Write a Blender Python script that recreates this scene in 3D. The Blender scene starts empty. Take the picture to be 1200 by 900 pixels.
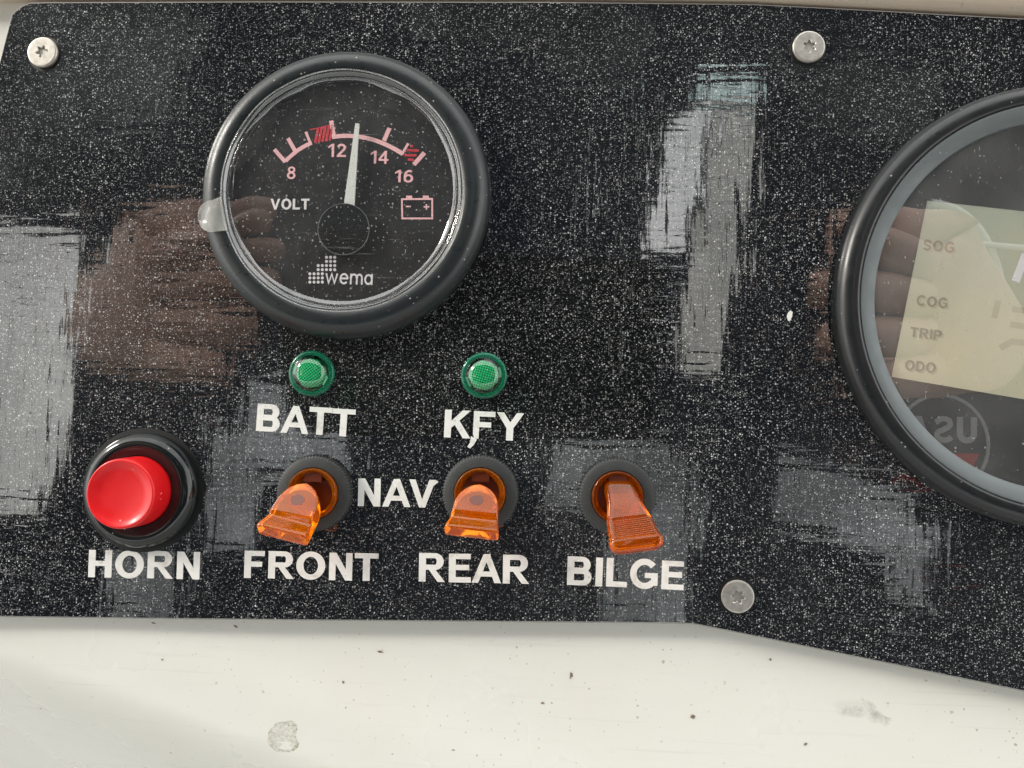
import bpy, bmesh, math, random
from mathutils import Vector, Matrix, noise
from mathutils.geometry import delaunay_2d_cdt
random.seed(7)
R = math.radians
C = bpy.context.scene.collection
SC = bpy.context.scene
MM = 0.001
# ---------------------------------------------------------------- panel frame: x right, y up the panel, z out of it (mm)
TILT = R(52)
PM = Matrix.Rotation(TILT, 4, 'X')
D = 150.0
FPX = 901.0
NADIR = (640, 492)
ROLL = R(1.4)
nc = Vector(((NADIR[0]-600)/FPX, -(NADIR[1]-450)/FPX, -1)).normalized()
zc = -nc
xc = Vector((math.cos(ROLL), -math.sin(ROLL), 0)); xc = (xc - zc*xc.dot(zc)).normalized()
yc = zc.cross(xc)
RC = Matrix((xc, yc, zc))            # camera axes -> panel axes

def pix(u, v, h=0.0):
    """where the sight line through photo point (u,v) meets the plane h mm above the panel"""
    d = RC @ Vector(((u-600)/FPX, -(v-450)/FPX, -1))
    t = (h-D)/d.z
    return Vector((d.x*t, d.y*t))

# ---------------------------------------------------------------- camera
cam = bpy.data.cameras.new('camera'); camo = bpy.data.objects.new('camera', cam); C.objects.link(camo)
cam.sensor_width = 36; cam.lens = 36*FPX/1200
cam.clip_start = 0.01; cam.clip_end = 500
camo.matrix_world = PM @ (Matrix.Translation((0, 0, D*MM)) @ RC.to_4x4())
SC.camera = camo

# ---------------------------------------------------------------- sky, sun, exposure
def panel_dir(x, y, z): return (PM.to_3x3() @ Vector((x, y, z))).normalized()
SUN = panel_dir(-.86, .50, .40)
sun_el = math.asin(SUN.z); sun_az = math.atan2(SUN.x, SUN.y)
w = bpy.data.worlds.new('World'); SC.world = w; w.use_nodes = True
nt = w.node_tree; bg = nt.nodes['Background']
sky = nt.nodes.new('ShaderNodeTexSky'); sky.sky_type = 'NISHITA'; sky.sun_disc = False
sky.sun_elevation = sun_el; sky.sun_rotation = sun_az; sky.air_density = 1.5; sky.dust_density = 4
tc = nt.nodes.new('ShaderNodeTexCoord')
cn = nt.nodes.new('ShaderNodeTexNoise'); cn.inputs['Scale'].default_value = 2.2; cn.inputs['Detail'].default_value = 6
cr = nt.nodes.new('ShaderNodeMapRange'); cr.inputs[1].default_value = .3; cr.inputs[2].default_value = .62
cr.inputs[3].default_value = .55; cr.inputs[4].default_value = 1.0
mx = nt.nodes.new('ShaderNodeMix'); mx.data_type = 'RGBA'
mx.inputs[7].default_value = (16.1, 16.2, 15.9, 1)
nt.links.new(tc.outputs['Generated'], cn.inputs['Vector'])
nt.links.new(cn.outputs['Fac'], cr.inputs[0]); nt.links.new(cr.outputs[0], mx.inputs[0])
nt.links.new(sky.outputs[0], mx.inputs[6]); nt.links.new(mx.outputs[2], bg.inputs[0])
bg.inputs[1].default_value = 0.12
sl = bpy.data.lights.new('sun', 'SUN'); sl.energy = 1.3; sl.angle = R(11); sl.color = (1, .95, .87)
so = bpy.data.objects.new('sun', sl); C.objects.link(so); so.rotation_euler = SUN.to_track_quat('Z', 'Y').to_euler()
SC.view_settings.view_transform = 'Standard'; SC.view_settings.look = 'None'
SC.view_settings.exposure = 0.78; SC.view_settings.gamma = 1
SC.view_settings.use_curve_mapping = False
SC.cycles.max_bounces = 12; SC.cycles.transparent_max_bounces = 24
SC.cycles.transmission_bounces = 10; SC.cycles.sample_clamp_indirect = 6

# ================================================================ materials
class NT:
    def __init__(s, name):
        s.m = bpy.data.materials.new(name); s.m.use_nodes = True
        s.t = s.m.node_tree; s.b = s.t.nodes['Principled BSDF']; s.o = s.t.nodes['Material Output']
        s.tc = s.n('ShaderNodeTexCoord')
    def n(s, typ, **k):
        q = s.t.nodes.new(typ)
        for a, v in k.items(): setattr(q, a, v)
        return q
    def l(s, a, b): s.t.links.new(a, b)
    def val(s, sock, v):
        if isinstance(v, (int, float)): sock.default_value = v
        elif isinstance(v, tuple): sock.default_value = v
        else: s.l(v, sock)
    def math(s, op, a, b=0.0, c=None, clamp=False):
        q = s.n('ShaderNodeMath', operation=op, use_clamp=clamp)
        s.val(q.inputs[0], a); s.val(q.inputs[1], b)
        if c is not None: s.val(q.inputs[2], c)
        return q.outputs[0]
    def rng(s, v, a, b, c=0.0, d=1.0, typ='LINEAR'):
        q = s.n('ShaderNodeMapRange', interpolation_type=typ)
        s.l(v, q.inputs[0])
        for i, x in enumerate((a, b, c, d)): q.inputs[i+1].default_value = x
        return q.outputs[0]
    def mapped(s, scale=(1, 1, 1), loc=(0, 0, 0), rot=(0, 0, 0)):
        q = s.n('ShaderNodeMapping'); s.l(s.tc.outputs['Object'], q.inputs['Vector'])
        q.inputs['Scale'].default_value = scale; q.inputs['Location'].default_value = loc; q.inputs['Rotation'].default_value = rot
        return q.outputs[0]
    def noise(s, scale, vec=None, detail=3, rough=.5):
        q = s.n('ShaderNodeTexNoise'); q.inputs['Scale'].default_value = scale
        q.inputs['Detail'].default_value = detail; q.inputs['Roughness'].default_value = rough
        s.l(vec if vec is not None else s.tc.outputs['Object'], q.inputs['Vector'])
        return q.outputs['Fac']
    def vor(s, scale, vec=None, dim='2D'):
        q = s.n('ShaderNodeTexVoronoi', voronoi_dimensions=dim); q.inputs['Scale'].default_value = scale
        s.l(vec if vec is not None else s.tc.outputs['Object'], q.inputs['Vector'])
        return q
    def mix(s, f, a, b):
        q = s.n('ShaderNodeMix', data_type='RGBA'); s.val(q.inputs[0], f); s.val(q.inputs[6], a); s.val(q.inputs[7], b)
        return q.outputs[2]
    def p(s, **k):
        for a, v in k.items(): s.val(s.b.inputs[a.replace('_', ' ')], v)
        return s
    def bump(s, h, strength, dist):
        q = s.n('ShaderNodeBump'); s.l(h, q.inputs['Height']); q.inputs['Strength'].default_value = strength
        q.inputs['Distance'].default_value = dist; s.l(q.outputs[0], s.b.inputs['Normal']); return q.outputs[0]

def dust_mask(m, scale, prob, rmax):
    v = m.vor(scale, dim='3D')
    sx = m.n('ShaderNodeSeparateColor'); m.l(v.outputs['Color'], sx.inputs[0])
    rad = m.rng(sx.outputs[0], 1-prob, 1, 0, rmax)
    return m.math('LESS_THAN', v.outputs['Distance'], rad)

def plastic(name, col, rough=.35, dust=0.0, ior=1.5, grain=0.0, dustcol=(.45, .45, .43, 1), **k):
    m = NT(name); c = (*col, 1)
    big = m.noise(90, detail=4); cc = m.mix(m.rng(big, .35, .7, 0, .35), c, tuple([min(1, x*1.25+.003) for x in col]+[1]))
    if dust:
        dm = m.math('MULTIPLY', dust_mask(m, 1500, .12*dust, .28), .7)
        cc = m.mix(dm, cc, dustcol)
        m.p(Roughness=m.rng(m.noise(400, detail=5), .3, .75, rough*.85, min(1, rough*1.3)))
    else: m.p(Roughness=rough)
    m.p(Base_Color=cc, IOR=ior, **k)
    if grain: m.bump(m.noise(4200, detail=2), grain, .00006)
    return m.m

def glitter_panel():
    m = NT('glitter_laminate')
    # mica flakes under the gloss, three sizes
    cc = (.0042, .0050, .0058, 1); col = None
    clump = m.noise(45, detail=5, rough=.6)
    for sc, pr, rm, val, off in ((2250, .47, .42, .54, 0), (3500, .60, .47, .30, .37), (1500, .07, .20, .70, .71)):
        mp = m.mapped(loc=(off, off*1.7, 0)); wn = m.noise(9000, mp, 1)
        v = m.vor(sc, mp)
        sx = m.n('ShaderNodeSeparateColor'); m.l(v.outputs['Color'], sx.inputs[0])
        rad = m.rng(sx.outputs[0], 1-pr, 1, .02, rm)
        rad = m.math('MULTIPLY', rad, m.rng(wn, .3, .7, .55, 1.3))
        gate = m.math('GREATER_THAN', sx.outputs[0], 1-pr)
        msk = m.math('MULTIPLY', m.math('LESS_THAN', v.outputs['Distance'], rad), gate)
        br = m.math('MULTIPLY', m.math('POWER', sx.outputs[1], 2.0), val)
        br = m.math('MULTIPLY', m.math('ADD', br, .03), m.rng(clump, .32, .68, .50, 1.45))
        cmb = m.n('ShaderNodeCombineColor'); m.l(br, cmb.inputs[0]); m.l(br, cmb.inputs[1]); m.l(m.math('MULTIPLY', br, .98), cmb.inputs[2])
        col = m.mix(msk, col if col is not None else cc, cmb.outputs[0])
    # faint uneven grey added to the base colour
    hz = m.rng(m.noise(14, detail=5, rough=.6), .42, .75, 0, .012)
    q = m.n('ShaderNodeMix', data_type='RGBA', blend_type='ADD'); q.inputs[0].default_value = 1
    cmb = m.n('ShaderNodeCombineColor')
    for i in range(3): m.l(hz, cmb.inputs[i])
    m.l(col, q.inputs[6]); m.l(cmb.outputs[0], q.inputs[7])
    m.p(Base_Color=q.outputs[2], Roughness=.045, IOR=2.05)
    # linen-like ripple of the gloss: small tilts that run in long streaks along x and y
    def streak(sx, sy, seed, amp):
        vec = m.mapped((sx, sy, 1), (seed, seed*.3, 0))
        a = m.noise(1, vec, 4, .62)
        b = m.noise(.28, vec, 2, .5)
        s1 = m.rng(a, .50, .66, 0, 1, 'SMOOTHSTEP'); s2 = m.rng(a, .36, .47, -1, 0, 'SMOOTHSTEP')
        s = m.math('ADD', s1, s2)
        thin = m.math('LESS_THAN', m.math('ABSOLUTE', m.math('SUBTRACT', m.noise(1.3, m.mapped((sx*1.2, sy*.8, 1), (seed*2, seed, 0)), 3, .6), .40)), .006)
        s = m.math('ADD', s, m.math('MULTIPLY', thin, 5.0))
        s = m.math('ADD', s, m.math('MULTIPLY', m.math('SUBTRACT', b, .5), 1.6))
        # rare steep streaks: they carry slivers of a reflection far past its edge
        c = m.math('MULTIPLY', m.math('SUBTRACT', m.noise(1.9, m.mapped((sx*1.5, sy*.75, 1), (seed*5, seed*2, 0)), 4, .7), .5), 5.5)
        s = m.math('ADD', s, m.math('MULTIPLY', m.math('MULTIPLY', c, c), c))
        return m.math('MULTIPLY', s, amp)
    ty = streak(70, 900, 3.1, .017); tx = streak(800, 60, 8.3, .013)
    fine = m.math('MULTIPLY', m.math('SUBTRACT', m.noise(1600, detail=2), .5), .006)
    cx = m.n('ShaderNodeCombineXYZ'); m.l(m.math('ADD', tx, fine), cx.inputs[0]); m.l(m.math('ADD', ty, fine), cx.inputs[1]); cx.inputs[2].default_value = 1
    vt = m.n('ShaderNodeVectorTransform', vector_type='NORMAL', convert_from='OBJECT', convert_to='WORLD')
    m.l(cx.outputs[0], vt.inputs[0])
    nm = m.n('ShaderNodeVectorMath', operation='NORMALIZE'); m.l(vt.outputs[0], nm.inputs[0])
    m.l(nm.outputs[0], m.b.inputs['Normal'])
    return m.m

def gelcoat(name, col, rough=.28):
    m = NT(name)
    n1 = m.noise(18, detail=5, rough=.6)
    base = m.mix(m.rng(n1, .3, .75, typ='SMOOTHERSTEP'), (*col, 1), tuple([c*f for c, f in zip(col, (.975, .965, .94))]+[1]))
    v = m.vor(420); sx = m.n('ShaderNodeSeparateColor'); m.l(v.outputs['Color'], sx.inputs[0])
    rad = m.rng(sx.outputs[0], .95, 1, 0, .13)
    wob = m.rng(m.noise(2500, detail=2), .3, .7, .5, 1.5)
    spk = m.math('LESS_THAN', v.outputs['Distance'], m.math('MULTIPLY', rad, wob))
    # grime gathers in patches
    patch = m.rng(m.noise(25, m.mapped(loc=(3, 1, 0)), 3), .42, .62)
    base = m.mix(m.math('MULTIPLY', m.math('MULTIPLY', spk, m.rng(patch, 0, 1, .25, 1)), .75), base, (.30, .26, .20, 1))
    v2 = m.vor(1500, m.mapped(loc=(.3, .2, 0))); s2 = m.n('ShaderNodeSeparateColor'); m.l(v2.outputs['Color'], s2.inputs[0])
    sp2 = m.math('LESS_THAN', v2.outputs['Distance'], m.rng(s2.outputs[0], .95, 1, 0, .3))
    base = m.mix(m.math('MULTIPLY', m.math('MULTIPLY', sp2, patch), .5), base, (.28, .22, .15, 1))
    # fine wipe scratches
    scr = m.noise(1, m.mapped((25, 900, 1), rot=(0, 0, .12)), 3, .6)
    base = m.mix(m.rng(scr, .60, .78, 0, .2), base, (.40, .38, .33, 1))
    m.p(Base_Color=base, Roughness=m.rng(n1, .2, .8, rough*.85, rough*1.25, 'SMOOTHERSTEP'), IOR=1.5)
    m.bump(m.noise(160, detail=4), .35, .0004)
    return m.m

def thin_glass(name, tint=(1, 1, 1), ior=1.5, dust=.0, rough=.0, haze=0.0, scratch=0.0, wob=0.0, cloudy=0.0):
    m = NT(name); m.t.nodes.remove(m.b)
    tr = m.n('ShaderNodeBsdfTransparent'); tr.inputs[0].default_value = (*tint, 1)
    if cloudy:   # uneven tint to break up the sky patches mirrored in the panel
        cn1 = m.noise(4.5, detail=5, rough=.65); cn2 = m.noise(1, m.mapped((45, 3, 1)), 4, .6); cn3 = m.noise(1, m.mapped((3, 40, 1)), 4, .6)
        f = m.math('MULTIPLY', m.rng(cn1, .36, .62, 0, 1), m.rng(m.math('ADD', cn2, cn3), .85, 1.12, .45, 1))
        m.l(m.mix(f, (*[c*(1-cloudy) for c in tint], 1), (*tint, 1)), tr.inputs[0])
    gl = m.n('ShaderNodeBsdfGlossy'); gl.inputs['Roughness'].default_value = rough; gl.inputs[0].default_value = (1, 1, 1, 1)
    geo = m.n('ShaderNodeNewGeometry'); dt = m.n('ShaderNodeVectorMath', operation='DOT_PRODUCT')
    m.l(geo.outputs['Normal'], dt.inputs[0]); m.l(geo.outputs['Incoming'], dt.inputs[1])
    f0 = ((ior-1)/(ior+1))**2*1.8       # two faces of a thin sheet
    sch = m.math('POWER', m.math('SUBTRACT', 1.0, m.math('ABSOLUTE', dt.outputs['Value']), clamp=True), 5.0)
    frs = m.math('MULTIPLY_ADD', sch, 1-f0, f0)
    if wob:
        bp = m.n('ShaderNodeBump'); bp.inputs['Strength'].default_value = wob; bp.inputs['Distance'].default_value = .0006
        m.l(m.noise(260, detail=3), bp.inputs['Height']); m.l(bp.outputs[0], gl.inputs['Normal']); m.l(bp.outputs[0], dt.inputs[0])
    a = m.n('ShaderNodeMixShader'); m.l(frs, a.inputs[0]); m.l(tr.outputs[0], a.inputs[1]); m.l(gl.outputs[0], a.inputs[2])
    out = a.outputs[0]
    if dust or haze or scratch:
        df = m.n('ShaderNodeBsdfDiffuse'); df.inputs[0].default_value = (.62, .62, .58, 1)
        fac = None
        if dust:
            d1 = m.math('MULTIPLY', dust_mask(m, 1300, .30*dust, .26), .42)
            d2 = m.math('MULTIPLY', dust_mask(m, 2300, .32*dust, .32), .26)
            fac = m.math('MAXIMUM', d1, d2)
            # lint: short stretched flecks
            v = m.vor(1, m.mapped((1500, 350, 1), rot=(0, 0, .6))); sx = m.n('ShaderNodeSeparateColor'); m.l(v.outputs['Color'], sx.inputs[0])
            li = m.math('MULTIPLY', m.math('LESS_THAN', v.outputs['Distance'], m.rng(sx.outputs[0], .93, 1, 0, .14)), .35)
            fac = m.math('MAXIMUM', fac, li)
        if scratch:
            s = m.noise(1, m.mapped((60, 1400, 1), rot=(0, 0, -.35)), 3, .6)
            s = m.math('MULTIPLY', m.rng(s, .62, .75, 0, scratch), m.rng(m.noise(60), .45, .65))
            fac = m.math('MAXIMUM', fac, s) if fac is not None else s
        if haze:
            h = m.rng(m.noise(70, detail=4), .3, .75, haze*.3, haze)
            fac = m.math('MAXIMUM', fac, h) if fac is not None else h
        b = m.n('ShaderNodeMixShader'); m.l(fac, b.inputs[0]); m.l(out, b.inputs[1]); m.l(df.outputs[0], b.inputs[2]); out = b.outputs[0]
    m.l(out, m.o.inputs[0])
    return m.m

def amber(name, col, tr=.55, rough=.12):
    """moulded translucent plastic: part clear, part milky"""
    m = NT(name)
    m.p(Base_Color=(*col, 1), Roughness=rough, IOR=1.49, Transmission_Weight=tr, Specular_IOR_Level=.3)
    return m.m

M = {}
M['panel'] = glitter_panel()
M['cut_edge'] = plastic('cut_edge', (.34, .33, .31), .6)
M['vinyl'] = None
def vinyl():
    m = NT('white_vinyl')
    n1 = m.noise(260, detail=5, rough=.65)
    c = m.mix(m.rng(n1, .52, .7, 0, .8), (.80, .79, .75, 1), (.52, .50, .44, 1))
    c = m.mix(m.math('MULTIPLY', dust_mask(m, 1800, .10, .3), .5), c, (.2, .18, .14, 1))
    m.p(Base_Color=c, Roughness=.5); m.bump(n1, .2, .0001); return m.m
M['vinyl'] = vinyl()
M['gel'] = gelcoat('white_gelcoat', (.76, .755, .70))
M['beige'] = gelcoat('beige_gelcoat', (.64, .54, .43), .4)
M['rubber'] = plastic('satin_black_plastic', (.018, .022, .023), .30, dust=.7, grain=.5, ior=1.5)
M['bezel2'] = plastic('black_anodised', (.010, .011, .012), .30, dust=.4, ior=1.5)
M['ring2'] = plastic('grey_blue_ring', (.13, .148, .15), .45, dust=.3, Metallic=.1)
M['gloss_black'] = plastic('gloss_black_plastic', (.008, .010, .010), .10, dust=.35, ior=1.5)
M['matte_black'] = plastic('matte_black_plastic', (.030, .032, .031), .5, dust=1.0, grain=.8, dustcol=(.25, .25, .23, 1))
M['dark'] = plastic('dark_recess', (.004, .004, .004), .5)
M['red'] = plastic('red_plastic', (.70, .009, .012), .33, dust=.25, ior=1.5, Subsurface_Weight=.15, Subsurface_Radius=(.002, .0005, .0004), Subsurface_Scale=1.0, dustcol=(.8, .5, .5, 1))
M['dial'] = plastic('dial_black', (.009, .009, .010), .42, dust=.3, grain=.3)
M['pink'] = plastic('pink_print', (.85, .47, .48), .5)
M['redprint'] = plastic('red_print', (.55, .03, .045), .5)
M['whiteprint'] = plastic('white_print', (.75, .72, .72), .5)
M['needle'] = plastic('needle_white', (.66, .67, .62), .4)
M['hub'] = plastic('hub_black', (.008, .009, .010), .25)
M['lens'] = thin_glass('dial_lens', dust=1.5, scratch=.3, haze=.03, ior=1.5)
M['film'] = thin_glass('clear_film', haze=.03, ior=1.7, rough=.03)
M['film_edge'] = thin_glass('film_edge', haze=.35, ior=1.6, rough=.1)
M['tab'] = thin_glass('film_tab', haze=.75, ior=1.45, rough=.15, wob=.6)
M['glass2'] = thin_glass('gauge_glass', dust=.6, haze=.14, ior=1.85)  # haze whitens the glass to paint glare over the screen
def screw_metal():
    m = NT('stainless'); n1 = m.noise(900, detail=4)
    m.p(Base_Color=m.mix(m.rng(n1, .35, .7), (.62, .59, .54, 1), (.46, .43, .38, 1)), Metallic=.75, Roughness=.42)
    m.bump(m.noise(2600, detail=3), .3, .00005); return m.m
M['steel'] = screw_metal()
M['amber'] = amber('amber_plastic', (1.0, .25, .001), .82, .05)
M['amber_dark'] = amber('deep_amber_plastic', (.95, .20, .001), .88, .06)
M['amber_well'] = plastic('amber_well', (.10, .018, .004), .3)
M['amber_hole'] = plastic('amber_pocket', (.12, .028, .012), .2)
M['green'] = amber('green_plastic', (.02, .30, .17), .6, .15)
M['green_lens'] = thin_glass('green_lens', tint=(.45, .95, .72), ior=1.5)
def green_mesh():
    m = NT('green_diffuser')
    vec = m.mapped((1, 1, 1), rot=(0, 0, .12))
    sx = m.n('ShaderNodeSeparateXYZ'); m.l(vec, sx.inputs[0])
    a = m.math('SINE', m.math('MULTIPLY', sx.outputs[0], 2*math.pi/.00066)); b = m.math('SINE', m.math('MULTIPLY', sx.outputs[1], 2*math.pi/.00066))
    g = m.math('MULTIPLY', a, b); h = m.rng(g, -.5, .8)
    m.p(Base_Color=m.mix(h, (.0, .13, .06, 1), (.08, .55, .31, 1)), Roughness=.3); m.bump(g, .5, .0002); return m.m
M['green_mesh'] = green_mesh()
def lcd():
    m = NT('lcd_glass')
    sx = m.n('ShaderNodeSeparateXYZ'); m.l(m.tc.outputs['Object'], sx.inputs[0])
    g = m.math('ADD', m.math('MULTIPLY', sx.outputs[1], 20), m.noise(30, detail=3))
    c = m.mix(m.rng(g, .2, 1.1), (.56, .53, .37, 1), (.36, .41, .33, 1))
    m.p(Base_Color=c, Roughness=.4); return m.m
M['lcd'] = lcd()
M['segment'] = plastic('lcd_segment', (.22, .21, .14), .5)
M['segment_shadow'] = plastic('lcd_segment_shadow', (.40, .38, .27), .5)
M['skin'] = plastic('skin', (.50, .31, .24), .5, Subsurface_Weight=.1, Subsurface_Scale=.004)
M['navy'] = plastic('navy_block_sheet', (.010, .014, .028), .8)
M['dim_pane'] = thin_glass('dim_pane_tint', tint=(.44, .46, .47), ior=1.3, cloudy=.8)  # pane tints picked to dim the sky patches the panel mirrors
M['teal_pane_tint'] = thin_glass('teal_pane_tint', tint=(.80, 1.0, .97), ior=1.3)
M['darkest_pane_tint'] = thin_glass('darkest_pane_tint', tint=(.10, .107, .11), ior=1.2, cloudy=.8)
M['clear_pane_tint'] = thin_glass('clear_pane_tint', tint=(1, .99, .96), ior=1.2, cloudy=.4)
M['light_pane_tint'] = thin_glass('light_pane_tint', tint=(.85, .83, .78), ior=1.2, cloudy=.6)
M['tube'] = plastic('polished_tube', (.7, .7, .7), .2, Metallic=.3)
M['deck'] = plastic('white_deck', (.20, .20, .19), .6)
M['white_cloth'] = plastic('white_patch', (.4, .4, .4), .7)
M['red_cloth'] = plastic('red_patch', (.55, .03, .03), .7)

# ================================================================ builders (all sizes in mm)
def mesh(name, verts, faces, mat, smooth=None):
    me = bpy.data.meshes.new(name)
    me.from_pydata([(v[0]*MM, v[1]*MM, v[2]*MM) for v in verts], [], faces); me.validate()
    bm = bmesh.new(); bm.from_mesh(me); bmesh.ops.recalc_face_normals(bm, faces=bm.faces) if smooth is not False else None; bm.to_mesh(me); bm.free()
    me.materials.append(mat)
    if smooth:
        me.polygons.foreach_set('use_smooth', [True]*len(me.polygons)); me.set_sharp_from_angle(angle=R(smooth))
    return me
def link(name, me, parent=None, loc=(0, 0, 0), rot=(0, 0, 0)):
    o = bpy.data.objects.new(name, me); C.objects.link(o)
    if parent is not None:
        o.parent = parent; o.location = Vector(loc)*MM; o.rotation_euler = rot
    else:
        o.matrix_world = PM @ (Matrix.Translation(Vector(loc)*MM) @ Matrix.Rotation(rot[2] if rot else 0, 4, 'Z'))
    return o
def thing(name, label, cat, loc=(0, 0, 0), rz=0, group=None):
    o = link(name, None, None, loc, (0, 0, rz)); o['label'] = label; o['category'] = cat
    o.empty_display_size = .005
    if group: o['group'] = group
    return o
def tag(o, label=None, cat=None, group=None, kind=None):
    for k, v in (('label', label), ('category', cat), ('group', group), ('kind', kind)):
        if v: o[k] = v
    return o
def dup(root, loc, rz, label, kids=None):
    r = root.copy(); C.objects.link(r); r.matrix_world = PM @ (Matrix.Translation(Vector(loc)*MM) @ Matrix.Rotation(rz, 4, 'Z')); r['label'] = label
    for ch in list(root.children):
        if kids and ch.name.split('.')[0] not in kids: continue
        c = ch.copy(); C.objects.link(c); c.parent = r
        for g in ch.children:
            d = g.copy(); C.objects.link(d); d.parent = c
    return r
def lathe(prof, n=64, closed=False, center=(0, 0), wob=0):
    vs, fs = [], []
    k = len(prof)
    for i in range(n):
        a = 2*math.pi*i/n
        for r, z in prof:
            q = r
            zz = z
            if wob and r > 1:
                q = r + wob*noise.noise(Vector((math.cos(a)*3, math.sin(a)*3, r))); zz = z + wob*noise.noise(Vector((math.cos(a)*3+9, math.sin(a)*3, r)))
            vs.append((center[0]+q*math.cos(a), center[1]+q*math.sin(a), zz))
    for i in range(n):
        j = (i+1) % n
        for p in range(k-1):
            fs.append((i*k+p, j*k+p, j*k+p+1, i*k+p+1))
        if closed: fs.append((i*k+k-1, j*k+k-1, j*k, i*k))
    if not closed:
        if prof[0][0] > 1e-6 and False: pass
    return vs, fs
def lathed(name, prof, mat, parent, n=96, smooth=40, closed=False, loc=(0, 0, 0), wob=0):
    v, f = lathe(prof, n, closed, wob=wob)
    me = mesh(name, v, f, mat, smooth)
    bm = bmesh.new(); bm.from_mesh(me); bmesh.ops.remove_doubles(bm, verts=bm.verts, dist=1e-7)
    bmesh.ops.recalc_face_normals(bm, faces=bm.faces); bm.to_mesh(me); bm.free()
    return link(name, me, parent, loc)
def arcp(cx, cy, rx, ry, a0, a1, n=14):
    return [(cx+rx*math.cos(R(a0+(a1-a0)*i/n)), cy+ry*math.sin(R(a0+(a1-a0)*i/n))) for i in range(n+1)]
def inpoly(p, poly):
    x, y = p; wn = 0; n = len(poly)
    for i in range(n):
        x0, y0 = poly[i]; x1, y1 = poly[(i+1) % n]
        c = (x1-x0)*(y-y0)-(x-x0)*(y1-y0)
        if y0 <= y < y1 and c > 0: wn += 1
        elif y1 <= y < y0 and c < 0: wn -= 1
    return wn != 0
# a flat shape = list of (outer polygon, hole polygons)
def fill(shapes, z0, z1, name, mat, smooth=False):
    """union of flat shapes, extruded from z0 to z1 (mm)"""
    vs, ed = [], []
    for out, holes in shapes:
        for lp in [out]+list(holes):
            b = len(vs); vs += [Vector(q) for q in lp]; ed += [(b+i, b+(i+1) % len(lp)) for i in range(len(lp))]
    V, E_, F, *_ = delaunay_2d_cdt(vs, ed, [], 0, 1e-5)
    keep = []
    for f in F:
        c = sum((V[i] for i in f), Vector((0, 0)))/len(f)
        for out, holes in shapes:
            if inpoly(c, out) and not any(inpoly(c, h) for h in holes): keep.append(tuple(f)); break
    n = len(V); verts = [(v.x, v.y, z1) for v in V]; faces = list(keep)
    if z0 is not None:
        verts += [(v.x, v.y, z0) for v in V]
        es = {}
        for f in keep:
            for i in range(len(f)):
                a, b = f[i], f[(i+1) % len(f)]; es[(a, b)] = 1
        for (a, b) in es:
            if (b, a) not in es: faces.append((b, a, a+n, b+n))
        faces += [tuple(i+n for i in reversed(f)) for f in keep]
    me = bpy.data.meshes.new(name); me.from_pydata([(a*MM, b*MM, c*MM) for a, b, c in verts], [], faces)
    bm = bmesh.new(); bm.from_mesh(me); bmesh.ops.delete(bm, geom=[v for v in bm.verts if not v.link_faces], context='VERTS'); bm.to_mesh(me); bm.free()
    me.materials.append(mat); return me
def thick(path, w, closed=False):
    """polygon of a stroke of width w along a path; w may be (w0,w1)"""
    n = len(path); L, Rr = [], []
    w0, w1 = w if isinstance(w, tuple) else (w, w)
    P = [Vector(p) for p in path]
    for i in range(n):
        if i == 0: t = P[1]-P[0]
        elif i == n-1: t = P[-1]-P[-2]
        else: t = (P[i+1]-P[i]).normalized()+(P[i]-P[i-1]).normalized()
        t.normalize(); nn = Vector((-t.y, t.x))
        k = 1
        if 0 < i < n-1:
            c = nn.dot(Vector((-(P[i]-P[i-1]).normalized().y, (P[i]-P[i-1]).normalized().x))); k = 1/max(.5, c)
        ww = (w0+(w1-w0)*i/(n-1))*.5*k
        L.append(tuple(P[i]+nn*ww)); Rr.append(tuple(P[i]-nn*ww))
    return (L+Rr[::-1], [])

# ---------------------------------------------------------------- lettering (bold grotesque, cap height 1)
SV, SH = .232, .186
def bx(x0, y0, x1, y1): return ([(x0, y0), (x1, y0), (x1, y1), (x0, y1)], [])
def pl(*p): return (list(p), [])
def bowl(x0, xr, y0, y1, sv, sh):
    """D shaped stroke between y0 and y1 from x0 to xr"""
    ry = (y1-y0)/2; cy = (y0+y1)/2; cx = xr-ry*1.0
    o = [(x0, y0)]+arcp(cx, cy, xr-cx, ry, -90, 90, 18)+[(x0, y1)]
    i = [(x0, y0+sh)]+arcp(cx, cy, xr-cx-sv, ry-sh, -90, 90, 18)+[(x0, y1-sh)]
    return (o, [i])
def ringo(cx, cy, rx, ry, tx, ty, n=36):
    return (arcp(cx, cy, rx, ry, 0, 360*(n-1)/n, n-1), [arcp(cx, cy, rx-tx, ry-ty, 0, 360*(n-1)/n, n-1)])
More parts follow.
